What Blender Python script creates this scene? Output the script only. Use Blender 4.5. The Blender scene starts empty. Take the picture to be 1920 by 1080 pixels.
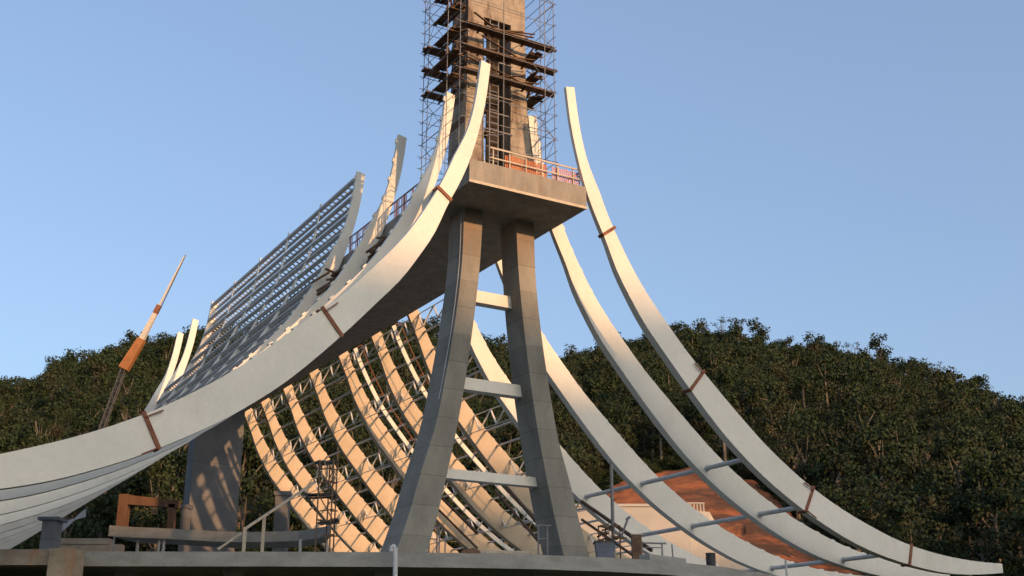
import bpy, math, random
import numpy as np
from mathutils import Vector, noise
random.seed(7); rng = np.random.default_rng(7)
R = math.radians
scn = bpy.context.scene
col = scn.collection

# ------------------------------------------------------------------ camera
F = 2199.0; TH = math.atan(748/F); CAM = Vector((0, 0, 1.7))
cd = bpy.data.cameras.new('camera'); cam = bpy.data.objects.new('camera', cd); col.objects.link(cam)
cam.location = CAM; cam.rotation_euler = (math.pi/2+TH, 0, 0)
cd.sensor_width = 36; cd.lens = 36*F/1920; cd.clip_end = 6000; cd.clip_start = .5
scn.camera = cam

# building frame: t runs across the nave, s runs along it, z is up
Tn = math.hypot(3938, 2323); TX, TY = 3938/Tn, 2323/Tn
OX, OY = -1.78303, 44.96466
ZB = 21.70; WD = 5.9; ZT = 22.66; ZD = 6.5
def W(t, s, z): return Vector((OX+t*TX-s*TY, OY+t*TY+s*TX, z))
def ray(x, y):
    u = x-960; v = y-540
    return Vector((u, F*math.cos(TH)+v*math.sin(TH), F*math.sin(TH)-v*math.cos(TH)))
def at(x, y, Y):
    d = ray(x, y); return CAM+d*(Y/d.y)

# sun
EL = R(13.5); SA, ST = .985, .17      # mostly square on to the front faces, a little from the right
sx, sy = SA*TY+ST*TX, -SA*TX+ST*TY
n_ = math.hypot(sx, sy); sx /= n_; sy /= n_

# ------------------------------------------------------------------ materials
def new_mat(name):
    m = bpy.data.materials.new(name); m.use_nodes = True
    return m, m.node_tree.nodes, m.node_tree.links, m.node_tree.nodes['Principled BSDF']
def noise_node(N, L, vec, scale, detail=4, rough=.6, stretch=None):
    t = N.new('ShaderNodeTexNoise'); t.inputs['Scale'].default_value = scale
    t.inputs['Detail'].default_value = detail; t.inputs['Roughness'].default_value = rough
    if stretch:
        mp = N.new('ShaderNodeMapping'); mp.inputs['Scale'].default_value = stretch
        L.new(vec, mp.inputs['Vector']); L.new(mp.outputs['Vector'], t.inputs['Vector'])
    else: L.new(vec, t.inputs['Vector'])
    return t.outputs['Fac']
def mixc(N, L, fac, a, b, mode='MIX'):
    m = N.new('ShaderNodeMix'); m.data_type = 'RGBA'; m.blend_type = mode
    for sock, v in ((m.inputs[0], fac), (m.inputs[6], a), (m.inputs[7], b)):
        if isinstance(v, (int, float)): sock.default_value = v
        elif isinstance(v, tuple): sock.default_value = (*v, 1)
        else: L.new(v, sock)
    return m.outputs[2]
def ramp(N, L, fac, p0, p1):
    r = N.new('ShaderNodeMapRange'); r.inputs['From Min'].default_value = p0; r.inputs['From Max'].default_value = p1
    r.clamp = True; L.new(fac, r.inputs['Value']); return r.outputs['Result']
def surf(name, c1, c2, scale=1.2, stretch=None, rough=.85, bump=.15, stain=None, stain_amt=(.58, .75), metallic=0, joints=None, fine=18, toprust=None, fw=.28, lift=.45):
    m, N, L, B = new_mat(name)
    g = N.new('ShaderNodeNewGeometry'); P = g.outputs['Position']
    f = noise_node(N, L, P, scale, 6, .62, stretch)
    c = mixc(N, L, ramp(N, L, f, .33, .67), c1, c2)
    f2 = noise_node(N, L, P, fine, 3)
    c = mixc(N, L, fw, c, mixc(N, L, ramp(N, L, f2, .3, .7), (.55, .55, .55), (1.3, 1.3, 1.3)), 'MULTIPLY')
    if stain:
        f3 = noise_node(N, L, P, scale*.9, 5, .7, (1, 1, .25))
        c = mixc(N, L, ramp(N, L, f3, *stain_amt), c, stain)
    if joints:
        sp = N.new('ShaderNodeSeparateXYZ'); L.new(P, sp.inputs[0])
        d = N.new('ShaderNodeMath'); d.operation = 'DIVIDE'; d.inputs[1].default_value = joints; L.new(sp.outputs['Z'], d.inputs[0])
        fr = N.new('ShaderNodeMath'); fr.operation = 'FRACT'; L.new(d.outputs[0], fr.inputs[0])
        lt = N.new('ShaderNodeMath'); lt.operation = 'LESS_THAN'; lt.inputs[1].default_value = .045/joints; L.new(fr.outputs[0], lt.inputs[0])
        mu = N.new('ShaderNodeMath'); mu.operation = 'MULTIPLY'; mu.inputs[1].default_value = .35; L.new(lt.outputs[0], mu.inputs[0])
        c = mixc(N, L, mu.outputs[0], c, tuple(x*.45 for x in c1))
        # each lift of concrete came out a slightly different shade
        fl = N.new('ShaderNodeMath'); fl.operation = 'FLOOR'; L.new(d.outputs[0], fl.inputs[0])
        wn = N.new('ShaderNodeTexWhiteNoise'); wn.noise_dimensions = '1D'; L.new(fl.outputs[0], wn.inputs['W'])
        c = mixc(N, L, lift, c, mixc(N, L, wn.outputs['Value'], (.62, .62, .62), (1.25, 1.23, 1.2)), 'MULTIPLY')
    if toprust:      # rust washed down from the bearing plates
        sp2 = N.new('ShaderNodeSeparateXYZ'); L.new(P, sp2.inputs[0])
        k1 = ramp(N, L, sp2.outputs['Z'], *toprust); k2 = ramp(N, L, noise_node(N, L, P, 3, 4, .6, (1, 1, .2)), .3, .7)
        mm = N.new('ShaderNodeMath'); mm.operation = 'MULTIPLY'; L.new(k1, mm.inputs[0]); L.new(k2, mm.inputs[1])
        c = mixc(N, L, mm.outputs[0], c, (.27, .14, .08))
    L.new(c, B.inputs['Base Color']); B.inputs['Roughness'].default_value = rough; B.inputs['Metallic'].default_value = metallic
    B.inputs['Specular IOR Level'].default_value = .3
    if bump:
        b = N.new('ShaderNodeBump'); b.inputs['Strength'].default_value = bump; b.inputs['Distance'].default_value = .03
        L.new(f2, b.inputs['Height']); L.new(b.outputs[0], B.inputs['Normal'])
    return m
M = {}
M['rib'] = surf('primed_rib_steel', (.64, .62, .54), (.73, .70, .62), .30, None, .6, .02, (.54, .48, .39), (.56, .8), fine=5, fw=.10)
M['ribsun'] = surf('sun_tinted_rib_steel', (.42, .335, .225), (.52, .42, .30), .5, None, .6, .03, (.34, .26, .18), (.6, .8))  # same rib steel with the warm sunlight mixed into its base colour
M['rust'] = surf('rusty_steel', (.16, .06, .035), (.27, .11, .06), 3, None, .8, .2)
M['concrete'] = surf('board_marked_concrete', (.17, .165, .14), (.25, .24, .205), .7, (1, 1, .5), .9, .3, (.13, .115, .09), (.6, .8), joints=1.22)
M['fascia'] = surf('streaked_concrete', (.20, .185, .155), (.31, .28, .235), 2.2, (1, 1, .22), .9, .3, (.26, .19, .13), (.56, .78))
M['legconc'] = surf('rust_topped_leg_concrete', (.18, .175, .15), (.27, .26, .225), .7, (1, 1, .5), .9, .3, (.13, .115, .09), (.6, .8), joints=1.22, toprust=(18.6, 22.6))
M['slab'] = surf('slab_concrete', (.25, .245, .22), (.34, .335, .305), 1.1, (1, 1, 2.5), .9, .2, (.19, .17, .14), (.6, .8))
M['darkconc'] = surf('weathered_pier_concrete', (.13, .135, .14), (.19, .195, .20), .5, None, .9, .2, (.14, .14, .14), (.6, .8), joints=2.4)
M['tower'] = surf('rough_tower_concrete', (.25, .21, .165), (.44, .37, .285), 1.5, (1, 1, .6), .95, .6, (.12, .075, .05), (.5, .66), joints=1.2)
M['galv'] = surf('galvanised_steel', (.30, .33, .36), (.42, .45, .47), 2, None, .5, .05, metallic=.2)
M['purlin'] = surf('pale_grey_purlin_steel', (.42, .43, .42), (.55, .55, .53), 2, None, .6, .05)
M['tube'] = surf('painted_steel_tube', (.46, .47, .46), (.58, .58, .56), 2, None, .55, .05)
M['darksteel'] = surf('dark_steel', (.03, .032, .035), (.06, .06, .06), 3, None, .6, .1)
M['scaf'] = surf('scaffold_tube_steel', (.13, .14, .16), (.24, .23, .22), 3, None, .55, .1, (.25, .12, .06), (.6, .75))
M['plank'] = surf('weathered_planks', (.075, .05, .033), (.18, .105, .06), 2.5, (1, 1, 1), .9, .3)
M['recessshade'] = surf('recess_shade_black', (.022, .017, .013), (.05, .036, .025), 2.5, (1, 1, .4), .9, .3)  # near-black colour standing in for shade inside the tower opening
M['timber'] = surf('orange_formwork_timber', (.11, .062, .036), (.18, .10, .058), 2, (1, 1, .3), .85, .2)
M['paletimber'] = surf('pale_timber', (.42, .36, .27), (.55, .47, .36), 2, (1, 1, .3), .85, .2)
M['net'] = surf('orange_safety_net', (.42, .13, .05), (.55, .20, .09), 4, None, .8, 0)
M['pinknet'] = surf('faded_pink_net', (.50, .27, .27), (.62, .36, .36), 4, None, .8, 0)
M['crane'] = surf('crane_orange_paint', (.26, .105, .03), (.36, .15, .05), 1, None, .45, .03)
M['cranepale'] = surf('crane_pale_paint', (.5, .44, .36), (.6, .54, .45), 1, None, .45, .03)
M['white'] = surf('whitewashed_wall', (.34, .32, .28), (.46, .43, .38), .25, None, .9, .15, (.5, .42, .33), (.6, .8))
M['blue'] = surf('blue_grey_tub', (.10, .12, .15), (.15, .17, .21), 2, None, .6, .1)
M['brown'] = surf('brown_box', (.14, .09, .06), (.22, .14, .09), 4, None, .8, .1)
M['rubber'] = surf('rubber', (.02, .02, .02), (.035, .035, .035), 4, None, .8, .1)
M['glass'] = surf('cab_glass', (.03, .04, .05), (.05, .06, .07), 4, None, .1, 0)
M['earth'] = surf('red_earth', (.25, .080, .026), (.37, .128, .044), .3, (1, 1, 3), .95, .7, (.15, .07, .028), (.60, .78), fine=2.2)
M['ground'] = surf('forest_floor', (.045, .05, .02), (.10, .075, .04), .06, None, .95, .5, (.05, .06, .02), (.5, .6), fine=1.5)
M['bark'] = surf('pale_bark', (.09, .075, .055), (.17, .145, .11), 1.5, (1, 1, .2), .9, .2)
def leaf_mat(name, cols, patch=.05):
    m, N, L, B = new_mat(name)
    g = N.new('ShaderNodeNewGeometry'); P = g.outputs['Position']
    f = noise_node(N, L, P, patch, 3, .6); f2 = noise_node(N, L, P, patch*3.3, 2, .6)
    c = mixc(N, L, ramp(N, L, f, .35, .65), cols[0], cols[1])
    c = mixc(N, L, ramp(N, L, f2, .54, .70), c, cols[2])
    c = mixc(N, L, .8, c, mixc(N, L, g.outputs['Random Per Island'], (.68, .68, .68), (1.22, 1.22, 1.18)), 'MULTIPLY')
    oi = N.new('ShaderNodeObjectInfo')
    c = mixc(N, L, .5, c, mixc(N, L, oi.outputs['Random'], (.65, .75, .6), (1.35, 1.2, 1.2)), 'MULTIPLY')
    L.new(c, B.inputs['Base Color']); B.inputs['Roughness'].default_value = .75; B.inputs['Specular IOR Level'].default_value = .15
    return m
M['leaf'] = leaf_mat('forest_leaves', ((.016, .031, .012), (.027, .040, .015), (.038, .034, .019)))
M['leafpale'] = leaf_mat('dry_pale_leaves', ((.11, .10, .075), (.14, .12, .09), (.13, .11, .08)))

# ------------------------------------------------------------------ mesh helpers
class MB:
    def __init__(s): s.v = []; s.f = []
    def raw(s, vs, fs):
        n = len(s.v); s.v += [Vector(v) for v in vs]; s.f += [tuple(i+n for i in f) for f in fs]; return s
    def hexa(s, v8):
        return s.raw(v8, [(0, 3, 2, 1), (4, 5, 6, 7), (0, 1, 5, 4), (1, 2, 6, 5), (2, 3, 7, 6), (3, 0, 4, 7)])
    def box(s, t0, t1, s0, s1, z0, z1):       # in the building frame
        return s.hexa([W(t0, s0, z0), W(t1, s0, z0), W(t1, s1, z0), W(t0, s1, z0), W(t0, s0, z1), W(t1, s0, z1), W(t1, s1, z1), W(t0, s1, z1)])
    def wbox(s, x0, x1, y0, y1, z0, z1):
        return s.hexa([(x0, y0, z0), (x1, y0, z0), (x1, y1, z0), (x0, y1, z0), (x0, y0, z1), (x1, y0, z1), (x1, y1, z1), (x0, y1, z1)])
    def tube(s, a, b, r, n=6, r2=None):
        a = Vector(a); b = Vector(b); r2 = r if r2 is None else r2
        d = (b-a).normalized(); u = d.orthogonal().normalized(); w = d.cross(u)
        vs = [p+(u*math.cos(k*2*math.pi/n)+w*math.sin(k*2*math.pi/n))*rr for p, rr in ((a, r), (b, r2)) for k in range(n)]
        fs = [(k, (k+1) % n, n+(k+1) % n, n+k) for k in range(n)]+[tuple(range(n))[::-1], tuple(range(n, 2*n))]
        return s.raw(vs, fs)
    def bar(s, a, b, w, h, up=(0, 0, 1)):
        a = Vector(a); b = Vector(b); d = (b-a).normalized(); up = Vector(up)
        x = d.cross(up).normalized()*w/2; y = x.normalized().cross(d)*h/2
        return s.hexa([a-x-y, a+x-y, b+x-y, b-x-y, a-x+y, a+x+y, b+x+y, b-x+y])
    def loft(s, rings):      # rings of 4, closed ends
        n = len(s.v); k = len(rings[0])
        for r in rings: s.v += [Vector(p) for p in r]
        for i in range(len(rings)-1):
            for j in range(k):
                s.f.append((n+i*k+j, n+i*k+(j+1) % k, n+(i+1)*k+(j+1) % k, n+(i+1)*k+j))
        s.f.append(tuple(n+j for j in range(k))[::-1]); e = n+(len(rings)-1)*k
        s.f.append(tuple(e+j for j in range(k))); return s
    def build(s, name, mat, parent=None, org=None, link=True):
        if org is None: org = parent.location.copy() if parent else Vector((0, 0, 0))
        if parent and parent.parent: org = parent.parent.location.copy()
        org = Vector(org)
        me = bpy.data.meshes.new(name); me.from_pydata([tuple(v-org) for v in s.v], [], s.f); me.validate(); me.update()
        if isinstance(mat, str): mat = M[mat]
        me.materials.append(mat)
        o = bpy.data.objects.new(name, me)
        if link: col.objects.link(o)
        if parent: o.parent = parent
        else: o.location = org
        fix(me); return o
def fix(me):
    import bmesh
    bm = bmesh.new(); bm.from_mesh(me); bmesh.ops.recalc_face_normals(bm, faces=bm.faces); bm.to_mesh(me); bm.free()
def tag(o, label=None, cat=None, group=None, kind=None):
    if label: o['label'] = label
    if cat: o['category'] = cat
    if group: o['group'] = group
    if kind: o['kind'] = kind
    return o
def empty(name, loc, label, cat, group=None):
    o = bpy.data.objects.new(name, None); col.objects.link(o); o.location = Vector(loc); o.empty_display_size = .5
    return tag(o, label, cat, group)
def copy_tree(o, loc=None, parent=None):
    c = o.copy(); col.objects.link(c); c.parent = parent
    if loc is not None: c.location = loc
    for ch in list(o.children): copy_tree(ch, None, c)
    return c
def smooth(x, a, b):
    x = min(1, max(0, (x-a)/(b-a))); return x*x*(3-2*x)
ORD = ['first', 'second', 'third', 'fourth', 'fifth', 'sixth', 'seventh', 'eighth', 'ninth', 'tenth', 'eleventh', 'twelfth', 'thirteenth',
       'fourteenth', 'fifteenth', 'sixteenth', 'seventeenth', 'eighteenth', 'nineteenth', 'twentieth', 'twenty-first', 'twenty-second', 'twenty-third',
       'twenty-fourth', 'twenty-fifth', 'twenty-sixth', 'twenty-seventh', 'twenty-eighth', 'twenty-ninth', 'thirtieth', 'thirty-first', 'thirty-second', 'thirty-third', 'thirty-fourth']

# ------------------------------------------------------------------ terrain
SKY = [(-45, .20), (-30, .222), (-24.2, .229), (-22.9, .236), (-22, .249), (-20.5, .264), (-18.6, .276), (-16.3, .289), (-12.3, .303), (-8.4, .307), (-4.3, .309),
       (-1.1, .292), (1.6, .280), (3.5, .282), (5.4, .294), (8.6, .301), (11.8, .296), (13.8, .279), (15.9, .276), (18.3, .262), (20.4, .249), (22.2, .231), (24.1, .211), (26.7, .178), (34, .13), (45, .10)]
def sky_t(az):
    if az <= SKY[0][0]: return SKY[0][1]*max(0, 1-(SKY[0][0]-az)/60)
    for (a, b), (c, d) in zip(SKY, SKY[1:]):
        if az <= c: return b+(d-b)*(az-a)/(c-a)
    return SKY[-1][1]*max(0, 1-(az-SKY[-1][0])/60)
RR = 400.0; EXTRA = 0.0
def height(x, y):
    r = math.hypot(x, y); az = math.degrees(math.atan2(x, y))
    base = 5.3*smooth(y, 50, 66)
    top = RR*sky_t(az)+1.7-12.0
    top = max(top, 5)
    if y > 0 and r > 98:
        if r < RR: h = base+(top-base)*((r-98)/(RR-98))
        else: h = top*(1-.55*smooth(r, RR+10, 700))
        h += 2.6*noise.noise(Vector((x*.025, y*.025, 1)))*smooth(r, 175, 230)
        base = h
    # ridge behind the camera, between the site and the low sun
    u = x*sx+y*sy; q = x*(-sy)+y*sx
    rh = 16.7+(300+34.8)*math.tan(EL)+.5*noise.noise(Vector((q*.13, 7, 2)))+EXTRA
    fall = smooth(u, 150, 300)*(1-.5*smooth(u, 330, 700))
    rh *= .22+.78*(1-smooth(abs(q-33), 60, 150))
    rh *= (1-smooth(abs(q), 600, 1100))
    return max(base, base*(1-fall)+rh*fall) if u > 150 else base
def axis_pts():
    a = list(np.arange(-560, 561, 10.0)); b = list(np.arange(600, 3001, 80.0)); return [-v for v in b[::-1]]+a+b
xs = axis_pts(); nx = len(xs)
tv = [(x, y, height(x, y)) for y in xs for x in xs]
tf = [(j*nx+i, j*nx+i+1, (j+1)*nx+i+1, (j+1)*nx+i) for j in range(nx-1) for i in range(nx-1)]
me = bpy.data.meshes.new('ground'); me.from_pydata(tv, [], tf); me.materials.append(M['ground'])
for p in me.polygons: p.use_smooth = True
g = bpy.data.objects.new('ground', me); col.objects.link(g); tag(g, kind='structure')

# cut bank of red earth
def polar(az, r): a = R(az); return r*math.sin(a), r*math.cos(a)
RT = [(2.4, 112), (3.0, 138), (3.9, 158), (5.2, 166), (6.8, 173), (9, 174), (11.8, 163), (13.5, 142), (15.4, 123), (17.2, 105)]
def red_top(az):
    if az <= RT[0][0]: return 100
    for (a, b), (c, d) in zip(RT, RT[1:]):
        if az <= c: return b+(d-b)*(az-a)/(c-a)
    return 100
mb = MB(); na, nr = 110, 60
for i in range(na+1):
    az = 2.5+14.4*i/na; rt = max(red_top(az), 101)
    for j in range(nr+1):
        r = 99+(rt-99)*j/nr
        x, y = polar(az+.15*noise.noise(Vector((r*.2, i, 0))), r); e = .5+.45*noise.noise(Vector((x*.22, y*.22, 4)))+.3*noise.noise(Vector((x*.7, y*.7, 9)))
        x2 = height(x, y)
        mb.v.append(Vector((x, y, x2+max(.12, e+.35)*(1 if 0 < j < nr and 0 < i < na else -.4))))
for i in range(na):
    for j in range(nr):
        a = i*(nr+1)+j; mb.f.append((a, a+nr+1, a+nr+2, a+1))
o = mb.build('red_earth_slope', 'earth'); tag(o, kind='structure')
for p in o.data.polygons: p.use_smooth = True

# ------------------------------------------------------------------ trees
def crown_verts(kind, seed, fine=False):
    r_ = random.Random(seed); V = []
    if kind == 'umbrella': H, cw, ch, z0, nl = 11, 3.4, 1.0, 9.6, 7
    elif kind == 'bare': H, cw, ch, z0, nl = 10, 3.0, 2.8, 7.6, 16
    else: H, cw, ch, z0, nl = r_.uniform(8.5, 12), r_.uniform(2.6, 4.0), r_.uniform(2.2, 3.6), 0, r_.randint(8, 13)
    if kind == 'round': z0 = H-ch
    lobes = []
    for k in range(nl):
        a = r_.uniform(0, 6.283); d = cw*.72*math.sqrt(r_.random())
        z = z0+r_.uniform(-.85, .8)*ch*(1-.5*(d/cw)**2)
        lobes.append((d*math.cos(a), d*math.sin(a), z, r_.uniform(.9, 1.75)*(.7 if kind != 'round' else 1)))
    for (lx, ly, lz, lr) in lobes:
        n = int((56 if kind == 'round' else (24 if kind == 'umbrella' else 26))*lr*(2.1 if fine else 1))
        for k in range(n):
            d = Vector((r_.gauss(0, 1), r_.gauss(0, 1), r_.gauss(0, 1))); d.normalize()
            rr = lr*(r_.random()**.4)*r_.uniform(.8, 1.22)
            p = Vector((lx+d.x*rr, ly+d.y*rr, lz+d.z*rr*(.72 if kind == 'round' else .45)))
            nn = (d*.8+Vector((r_.gauss(0, .6), r_.gauss(0, .6), r_.gauss(.3, .6)))).normalized()
            u = nn.orthogonal().normalized(); w = nn.cross(u); a = r_.uniform(0, 6.28)
            u, w = u*math.cos(a)+w*math.sin(a), w*math.cos(a)-u*math.sin(a)
            sz = r_.uniform(.12, .33)*(1 if kind == 'round' else .7)*(.72 if fine else 1); s2 = sz*r_.uniform(.5, .9)
            V += [p-u*sz, p-w*s2+nn*.05, p+u*sz, p+w*s2-nn*.05]
    return V, lobes, H
def trunk_mb(lobes, H, seed):
    r_ = random.Random(seed); m = MB(); lean = Vector((r_.uniform(-.4, .4), r_.uniform(-.4, .4), 0))
    p0 = Vector((0, 0, -.8)); p1 = Vector((0, 0, H*.35))+lean*.6; p2 = Vector((0, 0, H*.68))+lean
    m.tube(p0, p1, .26, 6, .2); m.tube(p1, p2, .2, 6, .13)
    for (x, y, z, r) in lobes[:8]:
        st = p1.lerp(p2, r_.uniform(.2, 1)); m.tube(st, (x, y, z), .09, 4, .035)
    return m
variants = []
for k in range(22):      # 0-10 for the far slope, 11-21 the same kinds with finer leaves for the near slope
    kind = 'round' if k % 11 < 7 else ('umbrella' if k % 11 < 9 else 'bare')
    V, lobes, H = crown_verts(kind, 50+k, k > 10)
    tm = trunk_mb(lobes, H, 80+k)
    A_ = np.array([tuple(v) for v in V], dtype=np.float32)
    TV = np.array([tuple(v) for v in tm.v], dtype=np.float32)
    cme = bpy.data.meshes.new('crown'); nq = len(A_)//4
    cme.from_pydata([tuple(v) for v in V], [], [(4*i, 4*i+1, 4*i+2, 4*i+3) for i in range(nq)])
    cme.materials.append(M['leafpale'] if kind == 'bare' else M['leaf'])
    tme = bpy.data.meshes.new('trunk'); tme.from_pydata([tuple(v) for v in tm.v], [], tm.f); tme.materials.append(M['bark'])
    variants.append((kind, A_, TV, tm.f, cme, tme))
pos = []
tries = 0
cell = {}
while tries < 42000 and len(pos) < 4200:
    tries += 1
    az = random.uniform(-29, 29); r = math.sqrt(random.uniform(103**2, 420**2)); x, y = polar(az, r)
    if 1.9 < az < 17.6 and r < max(red_top(az), 100)+3: continue
    key = (int(x//5), int(y//5)); ok = True
    for i in (-1, 0, 1):
        for j in (-1, 0, 1):
            for (px, py) in cell.get((key[0]+i, key[1]+j), ()):
                if (px-x)**2+(py-y)**2 < 4.1**2: ok = False
    if not ok: continue
    cell.setdefault(key, []).append((x, y)); pos.append((x, y, az, r))
indiv, mass = [], []
for p in pos:
    x, y, az, r = p
    score = 0
    if abs(az) < 25 and 388 < r < 412: score = 2
    elif abs(az) < 25 and random.random() < .05: score = 1
    (indiv if score and len(indiv) < 290 else mass).append(p)
def tree_spec(r):
    w = random.random()
    if r > 384: return random.choice([0, 1, 2, 3, 4, 5, 6]*3+[7, 8, 7, 8, 7, 8, random.choice([9, 10, 7])])
    if w < .012: return random.choice([9, 10])
    if w < .06: return random.choice([7, 8])
    return random.randrange(7)
for (x, y, az, r) in indiv:
    k = tree_spec(r)+(11 if r < 235 else 0); kind, A_, TV, tf_, cme, tme = variants[k]
    ridge = r > 384
    nm = {'round': 'broadleaf_tree', 'umbrella': 'umbrella_tree', 'bare': 'dry_tree'}[kind]
    lb = {('round', True): 'dark bushy tree standing on the skyline of the wooded hill', ('round', False): 'dark green bushy tree on the slope of the wooded hill',
          ('umbrella', True): 'flat-topped tree on a tall thin trunk on the hill skyline', ('umbrella', False): 'flat-topped tree on a tall thin trunk on the hill slope',
          ('bare', True): 'pale half-bare tree on the skyline of the wooded hill', ('bare', False): 'pale half-bare tree on the slope of the wooded hill'}[(kind, ridge)]
    gr = {('round', True): 'bushy trees along the skyline', ('round', False): 'bushy trees on the hillside', ('umbrella', True): 'flat-topped trees along the skyline',
          ('umbrella', False): 'flat-topped trees on the hillside', ('bare', True): 'pale trees along the skyline', ('bare', False): 'pale trees on the hillside'}[(kind, ridge)]
    t = empty(nm, (x, y, height(x, y)-.2), lb, 'tree', gr)
    s = random.uniform(.72, 1.22) if not ridge else random.choice([random.uniform(.6, 1.1), random.uniform(.9, 1.5)]); t.scale = (s, s, s*random.uniform(.9, 1.15)); t.rotation_euler = (0, 0, random.uniform(0, 6.28))
    for nm2, d in (('trunk', tme), ('crown', cme)):
        c = bpy.data.objects.new(nm2, d); col.objects.link(c); c.parent = t
def bake(name, pick, mat, label):
    vs, fs, n = [], [], 0
    for (x, y, az, r, k, s, sz, a, dz) in specs:
        if pick and dz: continue
        kind, A_, TV, tf_, _, _ = variants[k]
        src = A_ if pick == 0 else TV
        c, si = math.cos(a), math.sin(a)
        v = src*np.array([s, s, sz], dtype=np.float32)
        v = np.stack([v[:, 0]*c-v[:, 1]*si+x, v[:, 0]*si+v[:, 1]*c+y, v[:, 2]+height(x, y)-.2+dz], 1)
        vs.append(v)
        if pick == 0: fs.append(np.arange(len(v), dtype=np.int32).reshape(-1, 4)+n)
        else: fs += [tuple(i+n for i in f) for f in tf_]
        n += len(v)
    me = bpy.data.meshes.new(name)
    if pick == 0:
        V = np.concatenate(vs); Fq = np.concatenate(fs)
        me.vertices.add(len(V)); me.vertices.foreach_set('co', V.ravel())
        me.loops.add(Fq.size); me.loops.foreach_set('vertex_index', Fq.ravel())
        me.polygons.add(len(Fq)); me.polygons.foreach_set('loop_start', np.arange(0, Fq.size, 4, dtype=np.int32)); me.polygons.foreach_set('loop_total', np.full(len(Fq), 4, dtype=np.int32))
        me.update(calc_edges=True)
    else:
        me.from_pydata([tuple(q) for v in vs for q in v], [], fs)
    me.materials.append(mat)
    o = bpy.data.objects.new(name, me); col.objects.link(o); return o
specs = []
for (x, y, az, r) in mass:
    k = tree_spec(r)
    if k >= 9: k = 7
    if r < 235: k += 11
    s = random.uniform(.7, 1.25); specs.append((x, y, az, r, k, s, s*random.uniform(.85, 1.2), random.uniform(0, 6.28), 0))
for _ in range(1500):      # undergrowth at the lower edge of the wood and round the cleared bank
    az = random.uniform(-28, 28); e_ = max(red_top(az), 100) if 1.5 < az < 17.6 else 100
    r = e_+abs(random.gauss(0, 16))+(2.5 if az > 9 else -1.0)*random.random()
    if 1.9 < az < 17.6 and r < red_top(az)-1.5: continue
    x, y = polar(az, r); k = 11+random.randrange(7); s = random.uniform(.28, .6); specs.append((x, y, az, r, k, s*1.25, s, random.uniform(0, 6.28), -5.6*s))
fo = bake('forest', 0, M['leaf'], ''); tag(fo, 'dense dark green wood covering the hillside behind the building', 'forest', kind='stuff')
ft = bake('trunk', 1, M['bark'], ''); ft.parent = fo; ft['kind'] = 'stuff'

# ------------------------------------------------------------------ deck
mb = MB()
edge = [(-60, 52), (-40, 45.6), (-26, 44.6), (-19, 44.6), (-14, 44.75), (-9, 44.8), (-4.8, 44.95), (-2, 45.3), (.82, 45.85), (3.5, 46.8), (6, 48.05), (8.75, 50.5), (11.5, 53.95), (15, 59), (18, 66), (19, 76), (14, 88), (-10, 100), (-45, 100), (-62, 75)]
def plate(mb, edge, z0, z1):
    n = len(edge); mb.raw([(x, y, z0) for x, y in edge]+[(x, y, z1) for x, y in edge], [tuple(range(n))[::-1], tuple(range(n, 2*n))]+[(i, (i+1) % n, n+(i+1) % n, n+i) for i in range(n)])
plate(mb, edge, 5.96, 6.5)
o = mb.build('concrete_deck', 'slab', org=(0, 50, 5.96)); tag(o, 'broad concrete deck slab carrying the whole building, dark void beneath', 'deck', kind='structure')
for px, yy in ((440, 47), (1020, 48.2), (722, 47.2), (240, 47.2), (1250, 51)):
    p = at(px, 1075, yy); c = MB(); c.tube((p.x, p.y, height(p.x, p.y)-.3), (p.x, p.y, 5.6), .24, 14); c.loft([[Vector((p.x+a*r_, p.y+b*r_, z)) for a, b in ((-1, -1), (1, -1), (1, 1), (-1, 1))] for r_, z in ((.25, 5.6), (.42, 5.957))])
    o = c.build('concrete_column', 'slab', org=(p.x, p.y, height(p.x, p.y))); pass
    tag(o, {440: 'round pale column under the deck below the timber handrail', 1020: 'round pale column under the deck below the right tower leg', 722: 'round pale column under the deck beside the white pipe',
            240: 'round pale column under the deck near the left ramp', 1250: 'round pale column under the right end of the deck'}[px], 'column', 'columns under the deck')
# ramp at the left
mb = MB(); a = at(-60, 1032, 43.6); b = at(96, 1037, 43.6); c = at(143, 1037, 43.6)
mb.wbox(-30, b.x, 43.6, 44.5, 5.9, 6.46)
ramp_o = empty('ramp_wall', (-20, 43.6, 0), 'short orange-stained concrete beam and pier at the left end of the deck', 'wall')
M['rampc'] = surf('orange_stained_concrete', (.30, .24, .17), (.42, .34, .25), 1.6, (1, 1, 2), .9, .3, (.36, .20, .10), (.5, .7))
mb.build('beam', 'rampc', ramp_o)
mb = MB(); mb.wbox(b.x+.004, c.x, 43.4, 44.5, -.3, 6.47); mb.build('pier', 'rampc', ramp_o)
mb = MB(); mb.hexa([(-30, 44.1, -.3), (b.x-1.6, 44.1, -.3), (b.x-1.6, 44.4, -.3), (-30, 44.4, -.3), (-30, 44.1, 5.55), (b.x-.8, 44.1, 5.15), (b.x-.8, 44.4, 5.15), (-30, 44.4, 5.55)]); mb.build('infill_wall', 'slab', ramp_o)

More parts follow.
